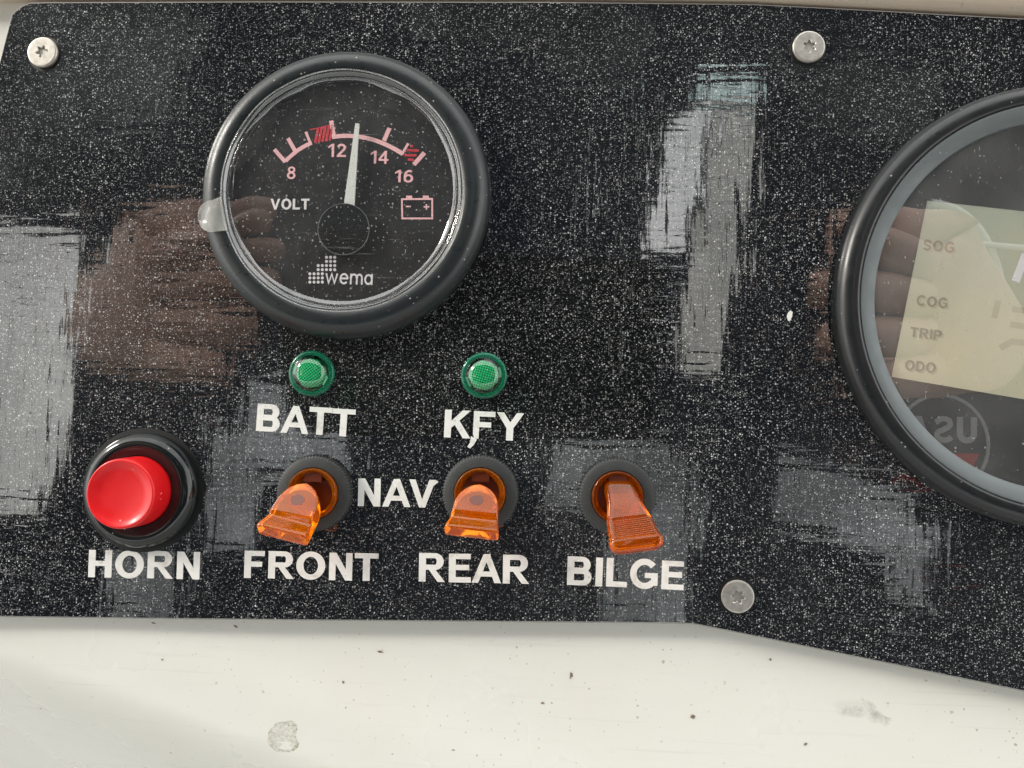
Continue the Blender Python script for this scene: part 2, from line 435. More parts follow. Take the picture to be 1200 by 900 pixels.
def glyph(c):
    v, h = SV, SH
    if c == 'H': return .80, [bx(0, 0, v, 1), bx(.80-v, 0, .80, 1), bx(v*.5, .42, .75, .42+h)]
    if c == 'I': return v, [bx(0, 0, v, 1)]
    if c == 'L': return .70, [bx(0, 0, v, 1), bx(0, 0, .70, h)]
    if c == 'F': return .69, [bx(0, 0, v, 1), bx(0, 1-h, .69, 1), bx(0, .42, .61, .42+h)]
    if c == 'E': return .74, [bx(0, 0, v, 1), bx(0, 1-h, .73, 1), bx(0, .43, .68, .43+h), bx(0, 0, .74, h)]
    if c == 'T': return .80, [bx(.4-v/2, 0, .4+v/2, 1), bx(0, 1-h, .80, 1)]
    if c == 'N': return .78, [bx(0, 0, v*.93, 1), bx(.78-v*.93, 0, .78, 1), pl((0, 1), (v, 1), (.78, .0), (.78-v, 0))]
    if c == 'O': return .98, [ringo(.49, .5, .49, .515, v*1.04, h*1.03)]
    if c == 'A': return .98, [pl((0, 0), (.22, 0), (.53, .83), (.49, 1), (.39, 1)), pl((.98, 0), (.76, 0), (.45, .83), (.49, 1), (.60, 1)), bx(.24, .22, .74, .22+h*.95)]
    if c == 'V': return .92, [pl((0, 1), (.22, 1), (.50, .17), (.46, 0), (.36, 0)), pl((.92, 1), (.70, 1), (.42, .17), (.46, 0), (.57, 0))]
    if c == 'Y': return .92, [bx(.46-v/2, 0, .46+v/2, .45), pl((0, 1), (.24, 1), (.56, .50), (.56, .42), (.36, .42)), pl((.92, 1), (.68, 1), (.37, .50), (.36, .42), (.56, .42))]
    if c == 'K': return .90, [bx(0, 0, v, 1), pl((v*.8, .30), (v*.8, .56), (.60, 1), (.87, 1)), pl((.28, .58), (.44, .72), (.90, 0), (.64, 0))]
    if c == 'R': return .88, [bx(0, 0, v, 1), bowl(.1, .83, .415, 1, v*1.02, h*.95), pl((.32, .44), (.52, .47), (.88, 0), (.635, 0))]
    if c == 'P': return .80, [bx(0, 0, v, 1), bowl(.1, .80, .36, 1, v, h)]
    if c == 'D': return .86, [bx(0, 0, v, 1), bowl(.1, .86, 0, 1, v, h)]
    if c == 'B': return .82, [bx(0, 0, v, 1), bowl(.1, .78, .44, 1, v, h*.93), bowl(.1, .82, 0, .575, v*1.05, h*.93)]
    if c == 'G': return .93, [thick(arcp(.49, .5, .49-v/2, .515-h/2, 40, 318, 28), (v*.92, v*.92)), bx(.50, .36, .93, .36+h*.95), bx(.93-v*.95, .10, .93, .5)]
    if c == 'C': return .90, [thick(arcp(.49, .5, .49-v/2, .515-h/2, 42, 318, 28), v*.92)]
    if c == 'S': return .82, [thick([(.74, .76)]+arcp(.42, .725, .27, .195, 30, 250, 12)+arcp(.40, .275, .30, .195, 75, -160, 12), v*.88)]
    if c == 'U': return .80, [thick([(v/2, 1), (v/2, .4)]+arcp(.4, .36, .4-v/2, .36-h/2, 180, 360, 14)+[(.8-v/2, .4), (.8-v/2, 1)], v)]
    # figures, lighter
    s = .17
    if c == '1': return .42, [bx(.25, 0, .42, 1), pl((0, .66), (0, .80), (.27, 1), (.36, 1), (.36, .84), (.26, .82))]
    if c == '2': return .66, [thick(arcp(.32, .70, .24, .215, 165, -25, 14)+[(.10, .12)], s), bx(.0, 0, .65, .155)]
    if c == '4': return .72, [bx(.42, 0, .59, 1), bx(0, .22, .72, .37), pl((0, .37), (.17, .37), (.56, .85), (.5, 1), (.42, 1))]
    if c == '6': return .68, [ringo(.34, .33, .34, .34, s, .15), thick(arcp(.40, .50, .315, .425, 60, 200, 16), s)]
    if c == '8': return .66, [ringo(.33, .285, .33, .30, s, .145), ringo(.33, .745, .285, .26, s*.9, .14)]
    if c == '+': return .5, [bx(.18, .2, .32, .8), bx(0, .43, .5, .57)]
    if c == '-': return .45, [bx(0, .43, .45, .57)]
    # light lower case
    t = .13
    if c == 'w': return 1.0, [thick([(.06, .72), (.27, .06), (.5, .68), (.73, .06), (.94, .72)], t)]
    if c == 'e': return .70, [thick([(.08, .40), (.62, .40)]+arcp(.35, .38, .285, .32, 6, 318, 24), t)]
    if c == 'm': return 1.0, [bx(0, 0, t, .74), thick([(.065, .0), (.065, .45)]+arcp(.30, .45, .235, .24, 180, 0, 12)+[(.535, 0)], t), thick([(.535, .0), (.535, .45)]+arcp(.735, .45, .20, .24, 180, 0, 12)+[(.935, 0)], t)]
    if c == 'a': return .66, [ringo(.33, .37, .33, .37, t, t), bx(.66-t, 0, .66, .74)]
GAP = {'default': .125, 'AT': -.01, 'TT': .02, 'AV': -.06, 'KE': .08, 'EY': .04, 'BA': .03, 'EA': .03, 'AR': .06, 'NA': .06, 'NT': .08, 'LG': .10, '16': .2, '12': .2, '14': .16, 'RO': .08}
def word(text, L, Rr, top, z0, z1, name, mat, parent, h=0.0, label=None, jit=0.0, origin=(0, 0), mod=None, skip=()):
    """letters on the plane h; L/Rr = baseline ends, top = upper left, given where they stand on that plane"""
    W = 0; place = []
    for i, c in enumerate(text):
        g, sh = glyph(c); place.append((W, g, sh, c))
        W += g
        if i < len(text)-1: W += GAP.get(text[i:i+2], GAP['default'])
    a = Vector(L); b = Vector(Rr); t = Vector(top)
    ux = (b-a)/W; uy = Vector((-ux.y, ux.x)).normalized()*(t-a).length
    rnd = random.Random(text)
    for k, (x, g, sh, c) in enumerate(place):
        if mod and k in mod: sh = mod[k]
        dx, dy, an = (rnd.uniform(-jit, jit), rnd.uniform(-jit, jit), rnd.uniform(-jit, jit)*.5)
        ctr = a+ux*(x+g/2)+uy*.5
        def tf(p):
            q = a+ux*(x+p[0]+dx)+uy*(p[1]+dy)-ctr
            return (ctr.x+q.x*math.cos(an)-q.y*math.sin(an)-origin[0], ctr.y+q.x*math.sin(an)+q.y*math.cos(an)-origin[1])
        sh2 = [([tf(p) for p in o], [[tf(p) for p in hh] for hh in hs]) for o, hs in sh]
        me = fill(sh2, z0, z1, name, mat)
        o = link(name, me, parent)
        if label: o['label'] = label % c

# ================================================================ THE SETTING
# moulded dashboard: flat under the panel, rolling away at the lower left
l1, l2, l3 = pix(-40, 755, -3.2), pix(170, 822, -3.2), pix(370, 905, -3.2)
def roll_d(x, y):
    # signed distance below the roll line (a gently bent line)
    def sd(a, b):
        t = (b-a).normalized(); return -((x-a.x)*(-t.y)+(y-a.y)*t.x)
    return min(sd(l1, l2), sd(l2, l3)) if False else max(sd(l1, l2)*.0+sd(l2, l3), -99)*.5+sd(l1, l2)*.5
vs, fs = [], []; nx, ny = 320, 260
for j in range(ny+1):
    for i in range(nx+1):
        x = -260+i*(560/nx); y = -210+j*(340/ny)
        d = roll_d(x, y); z = -3.15
        if d > -2:
            q = d+2; z -= 1.2*(math.sqrt(q*q+196)-14)
        # shallow hollow above the roll
        z += .55*math.exp(-((d+10)/7)**2)
        z += .10*noise.noise(Vector((x*.02, y*.02, 0)))
        if y > -40: z = min(z, -3.1) if False else -3.15
        vs.append((x, y, z))
for j in range(ny):
    for i in range(nx):
        a = j*(nx+1)+i; fs.append((a, a+1, a+nx+2, a+nx+1))
dash = link('dashboard', mesh('dashboard', vs, fs, M['gel'], 60)); dash['kind'] = 'structure'
# beige lip over the top edge of the panel
def ribbon(name, pts, mat, prof):
    """sweep a small (offset,height) profile along points in the panel plane"""
    vs, fs = [], []
    P = [Vector(p) for p in pts]
    for i, p in enumerate(P):
        t = (P[min(i+1, len(P)-1)]-P[max(i-1, 0)]).normalized(); n = Vector((-t.y, t.x))
        for o, z in prof: q = p+n*o; vs.append((q.x, q.y, z))
    k = len(prof)
    for i in range(len(P)-1):
        for j in range(k-1): a = i*k+j; fs.append((a, a+k, a+k+1, a+1))
    return mesh(name, vs, fs, mat, 50)
lip_pts = [pix(u, v, 0) for u, v in ((-500, -6), (300, -4), (640, -3), (700, -1), (880, 2), (1000, 8), (1200, 18), (1450, 30), (1800, 48))]
lip = link('dashboard_lip', ribbon('dashboard_lip', lip_pts, M['beige'], [(0.2, -3.5), (0.2, .2), (.5, .8), (1.3, 1.5), (3, 2.3), (8, 3.2), (40, 5)]))
lip['kind'] = 'structure'

# ================================================================ GLITTER PANEL
panel = thing('instrument_panel', 'black glitter gloss panel screwed onto the white dashboard, carrying gauges and switches', 'panel')
out = [(13, 17), (20, 10), (26, 6), (35, 2.5), (60, 2), (300, 1), (640, 1.5), (880, 4), (1000, 10), (1200, 21), (1450, 34), (1800, 52), (1800, 935), (1500, 873), (1200, 811), (1000, 770), (835, 736.5), (812, 732), (790, 731), (600, 729.5), (400, 728), (200, 726), (0, 723.5), (-190, 722), (-190, 720), (-60, 300)]
outm = [tuple(pix(u, v, 0)) for u, v in out][::-1]
def inset(poly, d):
    n = len(poly); r = []
    for i in range(n):
        a, b, c = Vector(poly[i-1]), Vector(poly[i]), Vector(poly[(i+1) % n])
        t1 = (b-a).normalized(); t2 = (c-b).normalized(); nn = Vector((-(t1+t2).y, (t1+t2).x)).normalized()
        r.append(tuple(b+nn*d))
    return r
area = sum(outm[i-1][0]*outm[i][1]-outm[i][0]*outm[i-1][1] for i in range(len(outm)))
if area < 0: outm = outm[::-1]
top = inset(outm, .3)
link('face_sheet', fill([(top, [])], None, 0.0, 'face_sheet', M['panel']), panel)
n = len(outm); ev = [(x, y, 0.0) for x, y in top]+[(x, y, -.22) for x, y in outm]+[(x, y, -3.05) for x, y in outm]
ef = [(i, (i+1) % n, (i+1) % n+n, i+n) for i in range(n)]+[(i+n, (i+1) % n+n, (i+1) % n+2*n, i+2*n) for i in range(n)]
link('cut_edge', mesh('cut_edge', ev, ef, M['cut_edge'], None), panel)

# white stick-on words
WL = 'white stick-on letter %s'
def pw(text, l, r, t, **k): word(text, pix(*l), pix(*r), pix(*t), .02, .10, 'letter', M['vinyl'], panel, label=WL, **k)
pw('HORN', (103.5, 676), (234, 679), (104, 644), jit=.008)
pw('FRONT', (286, 677), (443, 681), (286.5, 645), jit=.008)
pw('REAR', (490.5, 681.5), (620, 684), (491.5, 648), jit=.008)
pw('BILGE', (664.5, 685), (801, 691.5), (665.5, 651.5), jit=.01)
pw('BATT', (300, 505), (415, 512), (302, 473), jit=.008)
nv = glyph('V')[1]+[pl((.72, 1), (.92, 1), (1.02, .93), (.84, .78))]
pw('NAV', (419.5, 593), (510, 595), (420.5, 560.5), jit=.006, mod={2: nv})
fe = [bx(0, .16, .2, 1), bx(0, 1-SH, .73, 1), bx(0, .43, .60, .43+SH), pl((0, .16), (.2, .16), (.2, .02), (.06, 0))]
pw('KEY', (520, 512.5), (613, 517), (521.5, 480), jit=.004, mod={1: fe})
pc = [tuple(pix(*q)) for q in ((552, 511), (559, 515), (555.5, 521), (551, 525.5), (547.5, 523.5), (551, 518.5))]
o = link('letter_scrap', fill([(pc, [])], .1, .16, 'letter_scrap', M['vinyl']), panel); o['label'] = 'peeled bar of the letter E hanging down'
# paint chip on the panel by the right gauge
def blob(u, v, ru, rv, rot=0, n=14, amp=.25, seed=0, h=0.0):
    pts = []
    for i in range(n):
        a = 2*math.pi*i/n; k = 1+amp*noise.noise(Vector((math.cos(a)*1.5+seed*7, math.sin(a)*1.5, seed)))*1.6
        x, y = ru*k*math.cos(a), rv*k*math.sin(a); x, y = x*math.cos(rot)-y*math.sin(rot), x*math.sin(rot)+y*math.cos(rot)
        pts.append(tuple(pix(u+x, v+y, h)))
    return pts
o = link('paint_fleck', fill([(blob(925.5, 370, 3, 5.5, .2), [])], .01, .25, 'paint_fleck', M['vinyl']), panel)

# ---------------------------------------------------------------- marks on the dashboard
def stain_mat(name, col, a, sc=900, soft=False):
    m = NT(name); m.t.nodes.remove(m.b)
    df = m.n('ShaderNodeBsdfDiffuse'); df.inputs[0].default_value = (*col, 1); tr = m.n('ShaderNodeBsdfTransparent')
    ms = m.n('ShaderNodeMixShader')
    ln = m.n('ShaderNodeVectorMath', operation='DISTANCE'); m.l(m.tc.outputs['Generated'], ln.inputs[0]); ln.inputs[1].default_value = (.5, .5, .5)
    sep = m.n('ShaderNodeSeparateXYZ'); m.l(m.tc.outputs['Generated'], sep.inputs[0])
    dx = m.math('SUBTRACT', sep.outputs[0], .5); dy = m.math('SUBTRACT', sep.outputs[1], .5)
    dd = m.math('SQRT', m.math('ADD', m.math('MULTIPLY', dx, dx), m.math('MULTIPLY', dy, dy)))
    fall = m.rng(dd, .22, .49, 1, 0, 'SMOOTHSTEP') if soft else m.rng(dd, .30, .47, .55, 1)
    m.l(m.math('MULTIPLY', fall, m.rng(m.noise(sc, detail=5, rough=.7), .42, .66, a*.15, a)), ms.inputs[0]); m.l(tr.outputs[0], ms.inputs[1]); m.l(df.outputs[0], ms.inputs[2]); m.l(ms.outputs[0], m.o.inputs[0])
    return m.m
M['stain'] = stain_mat('grit_stain', (.42, .39, .29), .6, 1500)
M['scuff'] = stain_mat('grey_scuff', (.42, .42, .39), .40, 200, True)
M['speck'] = plastic('brown_speck', (.20, .14, .10), .7)
def on_dash(pts, dz, name, mat, parent=dash):
    me = fill([(pts, [])], None, 0, name, mat)
    from mathutils.bvhtree import BVHTree
    return link(name, me, parent, (0, 0, dz))
def shrink(me, dz):
    for v in me.vertices:
        x, y = v.co.x/MM, v.co.y/MM
        v.co.z = (surf(x, y)+dz)*MM
from mathutils.bvhtree import BVHTree
bmx = bmesh.new(); bmx.from_mesh(dash.data); bvh = BVHTree.FromBMesh(bmx)
def surf(x, y):
    h = bvh.ray_cast(Vector((x*MM, y*MM, .05)), Vector((0, 0, -1)))
    return h[0].z/MM if h[0] else -3.2
def mark(u, v, ru, rv, rot, mat, name, seed, amp=.25, dz=.05):
    pts = blob(u, v, ru, rv, rot, 22, amp, seed, -3.5)
    me = fill([(pts, [])], None, 0, name, mat); shrink(me, dz)
    o = link(name, me, dash); return o
mark(333, 863, 19, 19, .3, M['stain'], 'salt_stain', 2)
mark(1000, 830, 34, 11, .25, M['scuff'], 'scuff', 5, .5)
mark(1030, 842, 22, 8, .35, M['scuff'], 'scuff', 6, .5)
for k, (u, v, a, b, r) in enumerate(((811, 839, 2.8, 2.2, 0), (669, 790, 1.6, 3.8, .1), (636, 823, 1.6, 1.1, 0), (943, 871, 1.2, 2.2, .9), (193, 771, 1.2, 1.0, 0), (446, 763, 3.2, 1.0, .2), (277, 733, 2.2, 1.1, .6), (182, 729, 2.6, .9, .3), (403, 798, 1.0, 1.6, 0), (20, 846, 1.1, 1.1, 0), (902, 772, 1.1, 1.6, .3))):
    mark(u, v, a, b, r, M['speck'], 'speck', 10+k, .5, .08)

# ================================================================ SCREWS
def star_pts(r0, r1, n=6, k=4):
    pts = []
    for i in range(n*k*2):
        a = 2*math.pi*i/(n*k*2); q = (r0+r1)/2+(r1-r0)/2*math.cos(n*a); pts.append((q*math.cos(a), q*math.sin(a)))
    return pts
def make_screw(loc, rz, label):
    t = thing('torx_screw', label, 'screw', loc, rz, 'stainless screws holding the panel')
    st = star_pts(.78, 1.30); ns = len(st); ro = [(3.05, .2), (3.12, .75), (3.0, .98), (2.8, 1.05)]
    vs, fs = [], []
    for r, z in ro:
        for i in range(ns): a = 2*math.pi*i/ns; vs.append((r*math.cos(a), r*math.sin(a), z))
    for sc, z in ((1.12, 1.05), (1.0, .95), (.93, .2)):
        for x, y in st: vs.append((x*sc, y*sc, z))
    L = 7
    for l in range(L-1):
        for i in range(ns): j = (i+1) % ns; fs.append((l*ns+i, l*ns+j, (l+1)*ns+j, (l+1)*ns+i))
    link('head', mesh('head', vs, fs, M['steel'], 12), t)
    me = fill([([(x*.94, y*.94) for x, y in st], [])], None, .6, 'socket_floor', M['steel']); link('socket_floor', me, t)
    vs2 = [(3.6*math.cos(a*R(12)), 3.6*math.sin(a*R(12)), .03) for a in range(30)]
    link('head_shadow_disc', mesh('shade_disc', vs2, [tuple(range(30))], M['dark'], None), t).name = 'screw_shade_ring'  # flat dark disc painted as the shade around the screw head
    return t
p = pix(49, 60.5, 1); s1 = make_screw((p.x, p.y, 0), .2, 'round steel screw with star socket at the rounded upper left corner of the panel')
p = pix(948.5, 54, 1); dup(s1, (p.x, p.y, 0), .5, 'steel screw with star socket under the beige lip, above and left of the large gauge')
p = pix(865, 699.5, 1); dup(s1, (p.x, p.y, 0), .9, 'steel screw with star socket near the panel lower edge, right of the BILGE lettering')

# ================================================================ VOLTMETER
g0 = pix(408.5, 232, 0)
volt = thing('voltmeter', 'round voltmeter with thick black bezel and white needle pointing between 12 and 14', 'gauge', (g0.x, g0.y, 0))
lathed('bezel', [(28.3, 0), (28.5, 1.2), (28.5, 2.1), (28.3, 3.0), (27.95, 3.8), (27.4, 4.5), (26.7, 5.05), (25.9, 5.4), (25.0, 5.55), (24.2, 5.45), (23.6, 5.15), (23.2, 4.7), (23.0, 4.1), (22.95, 3.0)], M['rubber'], volt, 160, 60)
lathed('dial_face', [(22.98, 3.02), (12, 3.0), (0, 3.0)], M['dial'], volt, 96)
ZD = 3.0
def dp(u, v): q = pix(u, v, ZD); return (q.x-g0.x, q.y-g0.y)
# scale, drawn through points read on the dial
def print_part(name, shapes, mat, z=ZD+.04, parent=volt):
    o = link(name, fill(shapes, z-.03, z, name, mat), parent); return o
def bez(p0, p1, p2, n=12): return [((1-t)**2*p0[0]+2*t*(1-t)*p1[0]+t*t*p2[0], (1-t)**2*p0[1]+2*t*(1-t)*p1[1]+t*t*p2[1]) for t in [i/n for i in range(n+1)]]
S = .166
def st(path, wpx): return thick([dp(*q) for q in path], wpx*S)
print_part('scale_band', [st(bez((334.5, 189), (350, 173), (365.5, 167.5)), 4.6), st([(321.5, 175), (334.5, 190)], 4.6), st([(337.5, 162), (346, 177)], 4.6), st([(358.5, 154.5), (364.5, 170)], 3.2)], M['pink'])
print_part('scale_band', [st([(388, 141.5), (392, 162.5)], 5), st(bez((390, 160.5), (432, 154), (472, 180.5), 24), 5), st([(456.5, 150), (450, 165)], 5), st([(478.5, 168), (471, 181)], 3)], M['pink'])
print_part('scale_band', [st([(497.5, 179), (485, 193)], 5.2)], M['pink'])
def hatch(quad, n, w):
    sh = []
    a, b, c, d = [Vector(q) for q in quad]     # a-b lower edge, d-c upper edge
    for i in range(n):
        t = (i+.5)/n; p0 = a.lerp(b, t*.9); p1 = d.lerp(c, t*.9+.32); sh.append(st([tuple(p0), tuple(p1)], w))
    return sh
print_part('red_zone', hatch([(367, 168), (391, 164), (387, 147), (363, 153)], 5, 3.0)+[st(bez((363, 152), (375, 150), (387, 146.5)), 1.2)], M['redprint'])
print_part('red_zone', [st(q, 2.8) for q in ([(481, 171), (484, 171.5)], [(477, 176), (491, 176.5)], [(474, 182), (488, 182)], [(478, 187), (485, 187.5)])], M['redprint'])
def dw(text, l, r, t, mat, name='numeral'):
    word(text, dp(*l), dp(*r), dp(*t), ZD+.01, ZD+.04, name, mat, volt)
dw('8', (336, 209.5), (346, 210), (336, 195), M['pink'])
dw('12', (384.5, 184), (405.5, 184), (384.5, 168.5), M['pink'])
dw('14', (434, 191.5), (455, 192), (434, 176.5), M['pink'])
dw('16', (462.5, 213.5), (484, 214), (462.5, 199), M['pink'])
SV0, SH0 = SV, SH
dw('VOLT', (317, 245.5), (362.5, 245.5), (317, 233), M['whiteprint'], 'dial_letter')
dw('wema', (381, 332.5), (436.5, 334), (381, 315.5), M['whiteprint'], 'dial_letter')
dots = []
for u in range(7):
    for v in range(7):
        c = (363.2+u*4.85, 330.6-v*4.85)
        if (v <= 2 and u <= 3) or (v in (3, 4) and 2 <= u <= 6) or (v >= 5 and 4 <= u <= 6):
            q = dp(*c); dots.append((arcp(q[0], q[1], .30, .30, 0, 324, 9), []))
print_part('logo_dots', dots, M['whiteprint'])['label'] = 'stepped block of small white dots beside the maker word'
bq = [dp(470, 232.5), dp(507.5, 232), dp(507.5, 257), dp(470.5, 257)]; iq = [dp(472, 234.6), dp(505.5, 234.2), dp(505.5, 255), dp(472.5, 255)]
print_part('battery_symbol', [(bq, [iq]), st([(476, 231), (483, 231)], 3.4), st([(495.5, 231), (502.5, 231)], 3.4), st([(475.5, 242), (481.5, 242)], 1.6), st([(496.5, 242.5), (503, 242.5)], 1.7), st([(499.7, 239.3), (499.7, 245.7)], 1.7)], M['pink'])
# needle and hub stand above the dial
def nq(u, v, h): q = pix(u, v, h); return (q.x-g0.x, q.y-g0.y)
npl = [nq(416.5, 144.5, 4.4), nq(421, 145, 4.4), nq(415.4, 238, 4.4), nq(414, 262, 4.4), nq(404, 262, 4.4), nq(403.5, 236.5, 4.4)]
link('needle', fill([(npl, [])], 4.1, 4.5, 'needle', M['needle']), volt)
hc = nq(403, 269, 4.5)
lathed('needle_hub', [(5.0, 3.05), (5.05, 4.55), (4.9, 4.75), (4.6, 4.8), (0, 4.8)], M['hub'], volt, 64, loc=(hc[0], hc[1], 0))
lathed('hub_rim', [(4.92, 4.76), (5.0, 4.86), (5.08, 4.76)], M['ring2'], volt, 64, loc=(hc[0], hc[1], 0))
lathed('lens', [(22.9, 4.5), (20, 4.75), (12, 5.1), (0, 5.3)], M['lens'], volt, 96, 60)
# peel-off clear film cupped over the lens, crinkled at its rim
film = lathed('protective_film', [(21.5, 4.75), (21.9, 4.95), (22.15, 5.2), (22.35, 5.0), (22.6, 4.95), (22.85, 5.3), (23.1, 5.6), (23.35, 5.7), (23.55, 5.55)], M['film'], volt, 240, 80, wob=.14)
lathed('film_edge', [(23.5, 5.62), (23.6, 5.72), (23.68, 5.62), (23.6, 5.54)], M['film_edge'], volt, 200, 80, closed=True, wob=.12)
# pull tab folded over the bezel at the left
tv, tf_ = [], []; nu, nvv = 14, 12
for i in range(nu+1):
    s = i/nu
    for j in range(nvv+1):
        t = j/nvv*2-1
        wdt = 3.1*math.sqrt(max(0, 1-max(0, (s-.45)/.55)**2.2))+.02 if s > .45 else 3.1+.6*(.45-s)
        r = 23.1+s*5.4; x = -r; y = t*wdt
        ang = R(12.5); z = 5.95+.1*s+(-.9*max(0, s-.45)) + .22*noise.noise(Vector((s*3, t*1.6, 2)))+.15*math.sin(t*3+s*5)
        tv.append((x*math.cos(ang)-y*math.sin(ang), x*math.sin(ang)+y*math.cos(ang), z))
for i in range(nu):
    for j in range(nvv): a = i*(nvv+1)+j; tf_.append((a, a+1, a+nvv+2, a+nvv+1))
link('film_tab', mesh('film_tab', tv, tf_, M['tab'], 60), volt)

# ================================================================ LARGE DISPLAY GAUGE AT THE RIGHT
k0 = pix(1238, 359, 0)
disp = thing('display_gauge', 'large round display gauge with black bezel and greenish screen cut off by the right edge', 'gauge', (k0.x, k0.y, 0))
lathed('bezel', [(42.1, 0), (42.2, 1.6), (41.9, 2.8), (41.2, 3.7), (40.1, 4.25), (38.9, 4.35), (38.35, 4.1), (38.3, 3.6)], M['bezel2'], disp, 200, 60)
lathed('inner_ring', [(38.3, 3.7), (38.1, 3.95), (37.7, 4.0), (35.6, 3.0), (35.1, 2.7), (34.9, 2.2), (34.9, 1.0)], M['ring2'], disp, 200, 35)
lathed('face_plate', [(35.1, 1.1), (20, 1.1), (0, 1.1)], M['dial'], disp, 96)
def kp(u, v, h=1.2): q = pix(u, v, h); return (q.x-k0.x, q.y-k0.y)
scr = [kp(1086.5, 235), kp(1240, 252), kp(1320, 262), kp(1290, 482), kp(1200, 468), kp(1044.5, 441.5)]
lcd_o = link('screen', fill([(scr, [])], 1.12, 1.2, 'screen', M['lcd']), disp)
bord = [kp(1085, 233.5), kp(1322, 260), kp(1292, 484.5), kp(1042.5, 443.5)]
link('screen_border', fill([(bord, [scr])], 1.11, 1.25, 'screen_border', M['dark']), disp)
for txt, l, r, t in (('SOG', (1081, 293), (1118, 296.5), (1083.5, 280.5)), ('COG', (1073.5, 357.5), (1110, 361.5), (1075, 345.5)), ('TRIP', (1066, 394.5), (1103, 399), (1067.5, 383)), ('ODO', (1060, 433.5), (1096, 437.5), (1062, 421.5))):
    word(txt, kp(*l), kp(*r), kp(*t), 1.205, 1.23, 'screen_letter', M['segment'], disp)
    off = lambda q: (q[0]+2.2, q[1]+2.0)
    word(txt, kp(*off(l)), kp(*off(r)), kp(*off(t)), 1.201, 1.204, 'letter_shadow', M['segment_shadow'], disp)
# white stroke painted as a screen reflection, then slanted strokes of big digits
def ks(path, w, h=1.25): return thick([kp(*q) for q in path], w*S)
link('digit_and_glint_stroke', fill([ks([(1202, 298), (1190, 330)], 9)], 1.21, 1.25, 'digit_and_glint_stroke', M['whiteprint']), disp)  # pale reflection drawn as a white stroke
link('digit_and_glint_stroke', fill([ks([(1170, 352), (1165, 373)], 7), ks([(1186, 362), (1214, 366), (1210, 384), (1184, 380)], 7), ks([(1172, 408), (1186, 400), (1214, 404)], 7)], 1.21, 1.22, 'digit_and_glint_stroke', M['segment_shadow']), disp)
lathed('glass', [(35.0, 2.35), (20, 2.35), (0, 2.35)], M['glass2'], disp, 96)

# ================================================================ HORN BUTTON
b0 = pix(168.5, 574, 0)
horn = thing('horn_button', 'red push button in a glossy black domed surround above the HORN lettering', 'push button', (b0.x, b0.y, 0))
lathed('surround', [(11.3, 0), (11.35, .8), (11.1, 1.7), (10.4, 2.7), (9.6, 3.25), (8.9, 3.3), (8.3, 3.05), (7.9, 2.7), (7.2, 2.6), (6.95, 2.5), (6.9, 1.2)], M['gloss_black'], horn, 128, 60)
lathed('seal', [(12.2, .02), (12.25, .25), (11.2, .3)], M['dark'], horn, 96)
lathed('well', [(7.7, 1.3), (4, 1.3), (0, 1.3)], M['dark'], horn, 64)
lathed('push_cap', [(6.8, 1.4), (6.62, 7.6), (6.58, 8.2), (6.45, 8.5), (6.25, 8.6), (6.0, 8.52), (5.6, 8.28), (5.0, 8.0), (3.9, 7.75), (2.0, 7.6), (0, 7.55)], M['red'], horn, 128, 60)

# ================================================================ INDICATOR LIGHTS
def make_light(loc, rz, label):
    t = thing('indicator_light', label, 'indicator light', loc, rz, 'green indicator lights')
    lathed('flange', [(4.5, 0), (4.55, .7), (4.35, 1.1), (3.9, 1.25), (3.55, 1.15), (3.5, .5)], M['green'], t, 80, 50)
    lathed('reflector_cup', [(3.6, .12), (0, .10)], M['hub'], t, 40)
    lathed('diffuser', [(3.05, .3), (3.0, 1.0), (2.8, 1.25), (1.5, 1.5), (0, 1.6)], M['green_mesh'], t, 12, 60)
    for a in (20, 82, 150, 205, 262, 318):
        sh = [(arcp(0, 0, 3.5, 3.5, a, a+34, 6)+arcp(0, 0, 3.08, 3.08, a+34, a, 6), [])]
        link('clip', fill(sh, .2, 1.3, 'clip', M['dark'] if a % 3 else M['steel']), t)
    lathed('lens', [(3.7, 1.15), (3.6, 1.9), (3.3, 2.6), (2.7, 3.2), (1.8, 3.65), (.9, 3.87), (0, 3.93)], M['green_lens'], t, 64, 70)
    return t
p = pix(364.5, 437.5, 1); L1 = make_light((p.x, p.y, 0), 0, 'green domed indicator light above the BATT lettering')
p = pix(567, 440, 1); dup(L1, (p.x, p.y, 0), .65, 'green domed indicator light above the damaged KEY lettering')

# ================================================================ TOGGLE SWITCHES
def loft(rows, name, mat, nseg=28, cr=.55):
    """rows of (s, half width, top z, bottom z); length runs down -y"""
    vs, fs = [], []
    for s, wd, zt, zb in rows:
        h = (zt-zb)/2; cz = (zt+zb)/2; r = min(cr, h*.9, wd*.9)
        ring = []
        for cx, cz2, a0 in ((wd-r, h-r, 0), (-(wd-r), h-r, 90), (-(wd-r), -(h-r), 180), (wd-r, -(h-r), 270)):
            for i in range(6):
                a = R(a0+90*i/5); ring.append((cx+r*math.cos(a), cz2+r*math.sin(a)))
        k = len(ring)
        vs += [(x, -s, cz+z) for x, z in ring]
    for i in range(len(rows)-1):
        for j in range(k): q = (j+1) % k; fs.append((i*k+j, i*k+q, (i+1)*k+q, (i+1)*k+j))
    fs.append(tuple(range(k))); fs.append(tuple(reversed(range((len(rows)-1)*k, len(rows)*k))))
    return mesh(name, vs, fs, mat, 55)
